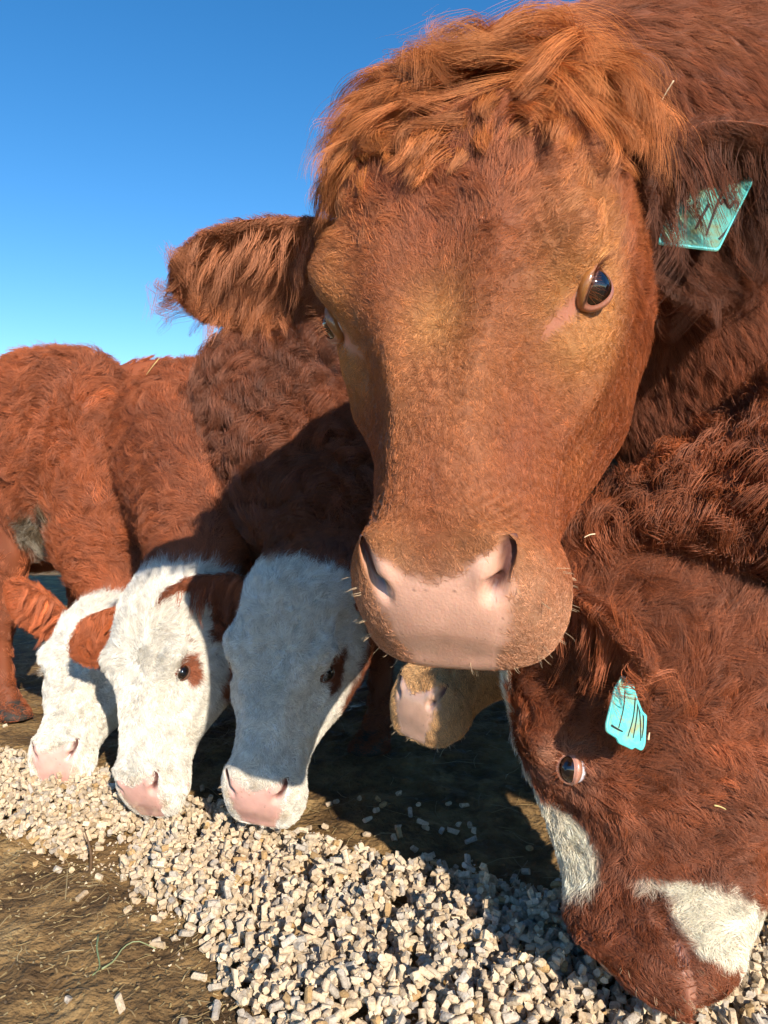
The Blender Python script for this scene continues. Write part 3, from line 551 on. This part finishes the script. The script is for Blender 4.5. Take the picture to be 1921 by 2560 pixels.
hero_coat = dict(color=hero_color, earcol=RED * .9, field=std_field(1.0, .028, .03), under=.6, pink=(.70, .40, .30), lid=(.42, .17, .11), duct=1.,
    layers=lambda kind: [
        dict(dens=6.5e5, clump=15, spread=.0042, K=5, lift=.27, radius=.00019, wander=.17, fly=.07, clumpiness=.8, seed=1, dmask=lambda g, l, h: h + .30 * (1 - h) * (np.linalg.norm(g.P - [0.3, .9, 1.], axis=-1) < 1.0) + .02),
        ] + ([
        # topknot: long locks parted at the poll, falling forward and to both sides
        dict(dens=5.5e5, clump=95, spread=.0068, K=11, lift=.5, tip=.05, radius=.00022, wander=.8, noise_scale=24, fly=.04, curl=.07, curlf=.8, clumpiness=.90, seed=3, cmul=(1.6, 2.1, 1.95),
             dmask=lambda g, l, h: h * sm(.165, .11, l[..., 1] + .25 * np.abs(l[..., 0])) * sm(-.05, -.02, l[..., 2]) * sm(-.05, -.02, l[..., 1]) * sm(.17, .10, np.abs(l[..., 0])),
             flow=lambda g, l, h, R: nrm(np.stack([np.sign(l[..., 0] + .02) * (.10 + 5.0 * np.abs(l[..., 0] + .02)), .8 + 0 * h, -.1 + 0 * h], -1)) @ R.T),
        dict(dens=2.2e5, clump=34, spread=.006, K=7, lift=.42, tip=.06, radius=.00022, wander=.5, noise_scale=22, fly=.05, curl=.03, clumpiness=.9, seed=13, cmul=(1.15, 1.2, 1.15), lmul=lambda l, h: 1.9 + 0 * h, dmask=lambda g, l, h: h * sm(.24, .17, l[..., 1]) * sm(.06, .11, l[..., 1]) * sm(-.03, 0, l[..., 2]))] if kind == 'body' else []))
def hero_field(kind, g, l, h, R, bk):
    fl, ln, de = std_field(.54, .026, .03, (-.004, .285, .05))(kind, g, l, h, R, bk); ln = ln * (1 + .9 * sm(.26, .17, l[..., 1]) * h)
    return fl, ln, de
hero_coat['field'] = hero_field
# the topknot layer needs its own length: scale by region
_l = hero_coat['layers']
def hero_layers(kind):
    L = _l(kind)
    if len(L) > 1: L[1]['lmul'] = lambda l, h: (2.8 * sm(.22, .05, l[..., 1]) + 1.2) / (.54 * (1 + .9 * sm(.26, .17, l[..., 1]))) * (.5 + .95 * vnoise(l * 34, 7))
    return L
hero_coat['layers'] = hero_layers
cows = {}
if True:
    cows['hero'] = build_cow('cow', 'large red cow facing the camera with a pink nose and a shaggy topknot', dict(rot=(20, -24, -2), s=1.18, deep=1.12, jaw=.060, wide=1.03, muz=.95, nose=(1104, 1510, .708)),
        dict(x=.70, y=1.38, back=58, H=1.60, arch=.03, chest=.34, nw=1.05, bs=1.1), hero_coat,
        [dict(side=1, dir=(-.95, .05, -.13), face=(.05, -.8, -.6), len=.21, wid=.125, dens=7e5, long=.035, k=.5, y=.12, inner=np.array((.40, .15, .06))), dict(side=-1, dir=(.80, .42, -.12), face=(-.2, -.85, -.30), len=.22, wid=.18, dens=5e5, long=.05, cup=.5, col=RED * .62, inner=RED * .25)], nv=230, hstep=.0026)  # tagged ear: shade put into its hair as darker colours, darkest inside
def white_face(eye_r, eye_l, cheek=-.10, low=.30, red=RED, top=.02):
    def f(l, h, k, w):
        x, y, z = l[..., 0], l[..., 1], l[..., 2]; n = (fbm(l * 22, 3, 71) - .44) * .05; q = l + n[..., None]
        r1 = gs(q, (-.112, .245, -.02), (.035, .055, .045)) * eye_r; r2 = gs(q, (.112, .245, -.02), (.035, .055, .045)) * eye_l
        ck = sm(cheek + .012, cheek - .012, q[..., 2]) * sm(low + .015, low - .015, q[..., 1] + .3 * (q[..., 2] + .1)); tp = sm(top, top - .02, q[..., 1]); ear = (k == 1) * 1.
        redm = np.clip(sm(.42, .55, r1) + sm(.42, .55, r2) + ck + tp + ear, 0, 1); redm = np.maximum(redm, 1 - h)
        nn = fbm(w * 9, 3, 66); rc = mix(red * .85, red * 1.35, np.clip((nn - .35) * 2.5, 0, 1)); st = np.clip(sm(.50, .68, fbm(l * 16, 4, 12)) * .13 + .5 * sm(.43, .50, y) * sm(.45, .6, fbm(l * 40, 3, 19)) + .2 * sm(-.09, -.14, z), 0, 1) * (k == 0); wc = mix(np.broadcast_to(WHITE, l.shape), np.array((.50, .36, .21)), st)
        return mix(wc, rc, redm)
    return f
def calf_layers(d, r, curl=0.0, ln=1.0, clump=16, wander=.3, bodyd=.22, bclump=18):
    return lambda kind: [dict(dens=d, clump=clump, spread=.006, K=6, lift=.5, tip=.15, radius=r, wander=wander, fly=.07, seed=2, curl=curl * 0 + .03, dmask=lambda g, l, h: h),
                         dict(dens=d * bodyd, clump=bclump, spread=.011, K=8, lift=.5, tip=.15, radius=r * 1.35, wander=wander * 1.5, noise_scale=17, fly=.08, seed=4, curl=curl, curlf=1.15, clumpiness=.55 + .006 * bclump, dmask=lambda g, l, h: (1 - h) * np.exp(-np.maximum(np.linalg.norm(g.P - [0, 0, .8], axis=-1) - 2.6, 0) * .7) + 1e-4)]
if True:
    cows['mid'] = build_cow('cow', 'white-faced cow with a pink nose lowered beside the big red head, mostly in its shade', dict(rot=(25, -14, 4), s=1.0, wide=.89, nose=(640, 2000, 1.45)), dict(x=-.20, y=2.12, back=58, H=1.20, nw=1.6),
        dict(color=white_face(1, .9, -.105, .30, RED * .62, .055), earcol=RED * .7, field=std_field(1.25, .055, .06), layers=calf_layers(4.5e5, .00032, .26, wander=.7, bclump=42), pink=(.70, .40, .34)),
        [dict(side=1, dir=(-.93, -.30, -.20), face=(.1, -.85, -.1), len=.22, wid=.15, r=.0004, dens=3.5e5, long=.05), dict(side=-1, dir=(.8, .5, -.1), face=(0, -.8, -.5), len=.18, wid=.12, r=.0004, dens=3e5)])
if True:
    cows['two'] = build_cow('cow', 'white-faced cow with a small brown eye patch, second from the left, nose in the pellets', dict(rot=(27, -26, -10), s=.95, wide=.87, nose=(352, 1985, 1.55)), dict(x=-.56, y=2.42, back=70, H=1.14, nw=1.4),
        dict(color=white_face(.8, 0, -.12, .27, RED * 1.05), earcol=RED * 1.1, field=std_field(1.25, .045, .05), layers=calf_layers(4e5, .00034, .06, wander=.4, bclump=22), pink=(.70, .40, .34)),
        [dict(side=1, dir=(-.80, -.25, -.42), face=(.1, -.85, .1), len=.19, wid=.13, r=.0004, dens=3e5), dict(side=-1, dir=(.75, .5, -.1), face=(.1, -.9, -.3), len=.19, wid=.125, r=.0004, dens=3e5)])
def dungy(base):
    def f(l, h, k, w):
        c = base(l, h, k, w); m = sm(.35, .6, gs(w, (-1.03, 2.32, .60), (.11, .2, .10)) + .5 * (fbm(w * 25, 3, 88) - .44)) * (1 - h); n = fbm(w * 60, 3, 35)
        return mix(c, mix(np.broadcast_to(np.array((.10, .060, .025)), c.shape), np.array((.42, .37, .29)), sm(.40, .62, n)), m)
    return f
if True:
    cows['one'] = build_cow('cow', 'leftmost white-faced cow with a large red ear and dung caked on its side', dict(rot=(46, -8, -4), s=.92, wide=.92, nose=(135, 1905, 1.78)), dict(x=-1.05, y=2.5, back=150, H=1.18, nw=1.2),
        dict(color=dungy(white_face(0, 0, -.14, .12, RED * 1.2)), earcol=RED * 1.3, field=std_field(1.3, .05, .055), layers=calf_layers(3.6e5, .00038, .07, wander=.45, bclump=24), pink=(.70, .40, .34)),
        [dict(side=1, dir=(-.80, .1, .60), face=(-.1, -.9, -.2), len=.26, wid=.15, r=.00045, dens=2.5e5), dict(side=-1, dir=(.8, -.1, -.42), face=(.1, -.9, .2), len=.18, wid=.12, r=.00045, dens=2.5e5)])
if True:
    cream = np.array((.62, .36, .16))
    cows['cream'] = build_cow('cow', 'cream tan cow showing only its muzzle beneath the big red cow\'s chin', dict(rot=(48, -48, 6), s=.86, nose=(1040, 1765, 1.30)), dict(x=.62, y=2.15, back=60, H=1.15),
        dict(color=lambda l, h, k, w: mix(np.broadcast_to(cream, l.shape), cream * .8, np.clip(fbm(l * 20, 3, 9) - .3, 0, 1)), earcol=cream, field=std_field(1.0, .03, .03), layers=calf_layers(4e5, .0003, .04), pink=(.60, .36, .26)),
        [dict(side=1, dir=(-.5, .6, .1), face=(0, -.8, -.5), len=.17, wid=.11, r=.0004, dens=2e5), dict(side=-1, dir=(.85, .4, -.1), face=(0, -.8, -.5), len=.17, wid=.11, r=.0004, dens=2e5)])
if True:
    def right_color(l, h, k, w):
        x, y, z = l[..., 0], l[..., 1], l[..., 2]; n = (fbm(l * 20, 3, 51) - .44) * .05; q = l + n[..., None]; xx = np.abs(q[..., 0])
        wt = sm(.050, .040, xx - .016 * gs(q, (0, .35, .03), (1, .05, 1)) - .02 * gs(q, (0, .10, .03), (1, .06, 1))) * sm(.415, .39, q[..., 1]) * sm(0, .03, q[..., 1]) * sm(-.03, -.012, q[..., 2])
        jaw = sm(-.055, -.070, q[..., 2] + .9 * (q[..., 1] - .40)) * sm(.385, .405, q[..., 1] + .22 * (q[..., 2] + .065)) * sm(.52, .51, q[..., 1])
        nn = fbm(w * 12, 3, 66); rc = mix(RED * .65, RED * 1.25, np.clip((nn - .33) * 2.5, 0, 1)); rc = mix(rc, np.broadcast_to(np.array((.55, .27, .17)), rc.shape), np.clip(gs(np.stack([xx, y, z], -1), (.112, .25, 0), (.04, .03, .03)), 0, 1) * .8)
        return mix(rc, WHITE * np.array([1, .97, .86]), np.clip(wt + jaw, 0, 1) * h)
    cows['right'] = build_cow('cow', 'dark red curly-coated cow with a white blaze and jaw eating pellets in the right foreground', dict(rot=(-6, -103, 0, -18), s=1.03, deep=1.34, jaw=.045, muz=1.22, nose=(1570, 2420, 1.0)), dict(x=1.05, y=.97, back=-6, H=1.12, nw=1.4, chest=.33),
        dict(color=right_color, earcol=RED * .9, field=std_field(1.7, .045, .05), layers=calf_layers(4e5, .00030, .24, clump=34, wander=.6, bodyd=.3, bclump=42), pink=(.40, .19, .13), lid=(.62, .30, .22), sclera=(.62, .60, .66), iris=.80, duct=.4),
        [dict(side=1, dir=(-.3, .85, .3), face=(0, -.8, -.5), len=.17, wid=.11, r=.0003, dens=3e5), dict(side=-1, dir=(.32, -.85, -.26), face=(-.6, -.3, -.5), len=.21, wid=.13, r=.00028, dens=5e5, long=.05, y=.01, z=-.005)], nv=190, hstep=.0032, eye_gaze=(.85, 0, .45))

if True:
    def dung(vc, w, l): return vc
    cows['behind'] = build_cow('cow', 'red cow standing farthest back behind the white-faced cows, only its back showing', dict(rot=(25, 20, 0), s=1.0, nose=(-500, 1500, 4.2)), dict(x=-2.35, y=4.1, back=0, H=1.42),
        dict(color=lambda l, h, k, w: mix(np.broadcast_to(RED * 1.3, l.shape), RED * 2.0, np.clip(fbm(w * 5, 3, 9) * 1.6 - .4, 0, 1)), earcol=RED, far=1, field=std_field(1.5, .06, .06), layers=calf_layers(1.2e5, .0005, .07)),
        [dict(side=1, dir=(-.8, .5, .1), face=(0, -.8, -.5), len=.17, wid=.11, r=.0006, dens=1e5), dict(side=-1, dir=(.85, .4, -.1), face=(0, -.8, -.5), len=.17, wid=.11, r=.0006, dens=1e5)], nv=120, hstep=.007)

# ------------------------------------------------------------------ ear tags
def flat_tag(cow, outline, d_fn, marks, label, stud, plate=M_TAG):
    """outline and marks in photo pixels, laid on one inclined plane through d_fn at three corners: a real plate with its own place and thickness"""
    root = cow['root']; ol = np.array(root.location)
    A = [unproj(px, py, d) for px, py, d in d_fn]; n = nrm(np.cross(A[1] - A[0], A[2] - A[0])); n = n * (-1 if n.dot(A[0] - np.array([0, 0, CAM_H])) > 0 else 1); cpt = np.array([0, 0, CAM_H])
    def onp(px, py, lift=0.):
        r = unproj(px, py, 1.0) - cpt; t = (A[0] - cpt).dot(n) / r.dot(n); return cpt + r * t + n * lift
    def closed(pts, k):                                    # rounded outline
        pts = np.array(pts, float); out = []
        for i in range(len(pts)):
            a, b, c = pts[i - 1], pts[i], pts[(i + 1) % len(pts)]; r = min(k, np.linalg.norm(a - b) * .4, np.linalg.norm(c - b) * .4); p0 = b + (a - b) / np.linalg.norm(a - b) * r; p1 = b + (c - b) / np.linalg.norm(c - b) * r
            out += [(1 - t) ** 2 * p0 + 2 * t * (1 - t) * b + t * t * p1 for t in (0, .33, .66, 1)]
        return np.array(out)
    o2 = closed(outline, 9); m = len(o2); cen = o2.mean(0)
    fr = np.array([onp(*p, .0006) for p in o2]); ed = np.array([onp(*(cen + (p - cen) * 1.012), 0.) for p in o2]); bk_ = np.array([onp(*p, -.0016) for p in o2])
    V = np.concatenate([fr, ed, bk_]); F_ = [list(range(m)), list(range(2 * m, 3 * m))[::-1]] + [[a * m + q, a * m + (q + 1) % m, (a + 1) * m + (q + 1) % m, (a + 1) * m + q] for a in (0, 1) for q in range(m)]
    t = new_mesh('ear_tag', V - ol, F_, plate, root, smooth=False); t['label'] = label
    # raised clean rim
    i2 = np.array([cen + (p - cen) * (1 - 6 / max(np.linalg.norm(p - cen), 20)) for p in o2]); rim = np.concatenate([np.array([onp(*p, .0004) for p in o2]), np.array([onp(*p, .0016) for p in o2 * .97 + i2 * .03]), np.array([onp(*p, .0013) for p in i2]), np.array([onp(*p, .0004) for p in i2])])
    new_mesh('tag_rim', rim - ol, [[a * m + q, a * m + (q + 1) % m, (a + 1) * m + (q + 1) % m, (a + 1) * m + q] for a in range(3) for q in range(m)], M_TAGRIM, t)
    for st, wd in marks:
        st = np.array(st, float); tl = np.linspace(0, len(st) - 1, 6 * (len(st) - 1) + 1); pp = spline(st, np.arange(len(st)), tl) if len(st) > 2 else np.stack([np.interp(tl, [0, 1], st[:, k]) for k in (0, 1)], -1)
        dr = np.gradient(pp, axis=0); dr = dr / np.maximum(np.linalg.norm(dr, axis=1, keepdims=True), 1e-6); nn = np.stack([-dr[:, 1], dr[:, 0]], -1); w2 = wd * (1 - .35 * np.linspace(0, 1, len(pp)))[:, None]
        a = [onp(*p, .0011) for p in pp - nn * w2]; b = [onp(*p, .0011) for p in pp + nn * w2]; k = len(pp)
        new_mesh('marking', np.array(a + b) - ol, [[q, q + 1, k + q + 1, k + q] for q in range(k - 1)], M_INK, t, smooth=False)
    c = onp(*stud, .003); ang = np.arange(14) / 14 * 6.283; u = nrm(np.cross(n, [0, 0, 1.])); v = np.cross(n, u); ringf = lambda r, h: c + np.outer(np.cos(ang) * r, u) + np.outer(np.sin(ang) * r, v) + n * h
    new_mesh('stud', np.concatenate([ringf(.007, -.004), ringf(.007, .0), ringf(.0045, .0025)]) - ol, [[a * 14 + q, a * 14 + (q + 1) % 14, (a + 1) * 14 + (q + 1) % 14, (a + 1) * 14 + q] for a in (0, 1) for q in range(14)] + [list(range(28, 42))], M_TAGRIM, t)
    return t
if 'hero' in cows:
    flat_tag(cows['hero'], [(1735, 395), (1830, 400), (1884, 452), (1796, 628), (1645, 610), (1658, 560), (1690, 520)], [(1645, 610, .862), (1796, 628, .856), (1860, 430, .900)],
        [([(1773, 510), (1752, 548), (1738, 575)], 4), ([(1812, 470), (1790, 520), (1765, 590)], 4), ([(1800, 512), (1812, 503), (1823, 520), (1836, 506), (1846, 515), (1838, 548), (1815, 580), (1797, 600)], 4.5),
         ([(1806, 455), (1818, 450), (1818, 460), (1806, 472), (1820, 474)], 2.5), ([(1828, 462), (1838, 457), (1840, 466), (1828, 480), (1845, 482)], 2.5)],
        'teal plastic ear tag with smudged black handwritten marks', (1768, 432), M_TAGD)
if 'right' in cows:
    e_ = [e for e in cows['right']['ears'] if e['side'] == -1][0]; dm = float(e_['rings'][14].mean(0)[1]) - .055
    flat_tag(cows['right'], [(1556, 1686), (1582, 1712), (1592, 1745), (1606, 1780), (1616, 1788), (1612, 1862), (1604, 1878), (1586, 1868), (1580, 1874), (1546, 1858), (1542, 1846), (1516, 1830), (1514, 1812), (1536, 1722)],
        [(1515, 1820, dm - .015), (1612, 1870, dm), (1556, 1690, dm + .01)],
        [([(1562, 1725), (1558, 1770), (1546, 1820)], 1.6), ([(1527, 1813), (1542, 1822), (1556, 1829)], 2.8), ([(1588, 1742), (1582, 1795), (1569, 1841)], 1.5), ([(1595, 1750), (1590, 1800), (1582, 1845)], 1.5), ([(1595, 1755), (1600, 1800), (1601, 1852)], 1.5), ([(1606, 1770), (1608, 1810), (1604, 1845)], 1.5)],
        'turquoise ear tag with a notched lower edge and thin black strokes', (1572, 1722))
# ------------------------------------------------------------------ loose straw on the coats, stalks and a twig
def stalk(name, pts, r, col, label, cat, K=10, taper=.5):
    pts = np.array(pts, float); q = spline(pts, np.arange(len(pts)), np.linspace(0, len(pts) - 1, K)); d = nrm(np.gradient(q, axis=0)); u = nrm(np.cross(d, [.3, .5, .8])); v = np.cross(d, u); V = []
    for k in range(K):
        rr = r * (1 - taper * k / (K - 1)); V += [q[k] + rr * (math.cos(a) * u[k] + math.sin(a) * v[k]) for a in np.arange(6) / 6 * 6.283]
    F_ = [[k * 6 + a, k * 6 + (a + 1) % 6, (k + 1) * 6 + (a + 1) % 6, (k + 1) * 6 + a] for k in range(K - 1) for a in range(6)] + [list(range(6))[::-1], list(range(6 * K - 6, 6 * K))]
    o = new_mesh(name, np.array(V) - q[0], F_, M_STRAW, cols=np.tile(col, (len(V), 1))); o.location = q[0]; return tag(o, label, cat)
YS = (.55, .42, .16); PS = (.70, .58, .38)
def on_cow(cow, px, py, lift=.012):
    P_ = cow['grid'].P; N_ = cow['grid'].N; c, s_ = math.cos(PITCH), math.sin(PITCH); x, y, z = P_[..., 0], P_[..., 1], P_[..., 2] - CAM_H; fw = y * c - z * s_; up = y * s_ + z * c
    d = np.hypot(W_PX / 2 + F_PX * x / fw - px, H_PX / 2 - F_PX * up / fw - py) + np.where((N_ * (P_ - np.array([0, 0, CAM_H]))).sum(-1) < 0, 0, 1e4); i, j = np.unravel_index(d.argmin(), d.shape); return P_[i, j] + N_[i, j] * lift
for k_, a, b, r, col, lab in (('two', (400, 905), (378, 950), .0016, YS, 'yellow straw stalk stuck on the back of the second white-faced cow'),
                              ('right', (1768, 1996), (1798, 2004), .0012, YS, 'short yellow straw bit on the cheek of the right cow'),
                              ('right', (1642, 1842), (1652, 1830), .0014, PS, 'tiny pale chaff flake beside the turquoise ear tag'),
                              ('hero', (1478, 1330), (1468, 1350), .0008, PS, 'thin pale straw bit on the jaw of the big red cow'),
                              ('hero', (1636, 220), (1628, 262), .0009, PS, 'pale straw stalk caught beside the topknot of the big red cow')):
    if k_ in cows:
        p, q = on_cow(cows[k_], *a, .03 if k_ != 'right' else .02), on_cow(cows[k_], *b, .022 if k_ != 'right' else .02); stalk('straw_stalk', [p, (p + q) / 2 + [0, 0, .001], q], r, col, lab, 'straw')
def gp(px, py, z=.006):
    d = (CAM_H - z) * F_PX / (py - HORIZON); p = unproj(px, py, d / math.cos(PITCH) * 1.0); return np.array([p[0], p[1], float(gh(p[0], p[1])) + z])
stalk('green_stalk', [gp(247, 2340), gp(243, 2380), gp(250, 2420), gp(232, 2445)], .0017, (.20, .26, .12), 'curved grey-green stalk lying on the mud at lower left', 'stalk')
stalk('green_stalk', [gp(255, 2430), gp(285, 2410), gp(310, 2380), gp(345, 2365), gp(390, 2375)], .0015, (.24, .27, .13), 'longer bent green stalk lying beside the pellets on the mud', 'stalk')
tw = gp(226, 2180, 0.)
stalk('dead_twig', [tw + [0, 0, -.01], tw + [.002, 0, .03], tw + [-.004, .002, .055], tw + [-.012, .006, .075]], .004, (.10, .055, .025), 'dark upright dead twig in the bare notch of the pellet row', 'twig', taper=.75)
# crumbs of broken pellets
Vs, Fs, Cs, off = [], [], [], 0
tet = np.array([(1, 0, -.4), (-.5, .87, -.4), (-.5, -.87, -.4), (0, 0, .8)])
for q in range(8500):
    x = rng.uniform(-1.5, .8); lo, up = pile_edge(np.array(x)); y = rng.uniform(lo - .10, up + .03); dd_ = min(y - lo, up - y)
    if dd_ < 0 and rng.random() > .35 * math.exp(dd_ / .05): continue
    i, j = int((x - hx0) / HS), int((y - hy0) / HS)
    if not (0 <= i < HM.shape[0] and 0 <= j < HM.shape[1]): continue
    Vs.append((tet * rng.uniform(.5, 1.2, (4, 3))) @ rot(*rng.uniform(0, 6.28, 3)).T * rng.uniform(.0012, .0050) + [x, y, HM[i, j] + .001]); Fs += [[off, off + 2, off + 1], [off, off + 1, off + 3], [off + 1, off + 2, off + 3], [off + 2, off, off + 3]]; off += 4; Cs.append(np.tile(pel_color() * 1.1, (4, 1)))
cr = new_mesh('pellet_crumbs', np.concatenate(Vs), Fs, M_PEL, smooth=False); a = cr.data.color_attributes.new('pcol', 'FLOAT_COLOR', 'POINT'); a.data.foreach_set('color', np.c_[np.concatenate(Cs), np.ones(off)].astype(np.float32).ravel())
tag(cr, 'fine crumbs of broken feed among the pellets', 'feed crumbs', kind='stuff')
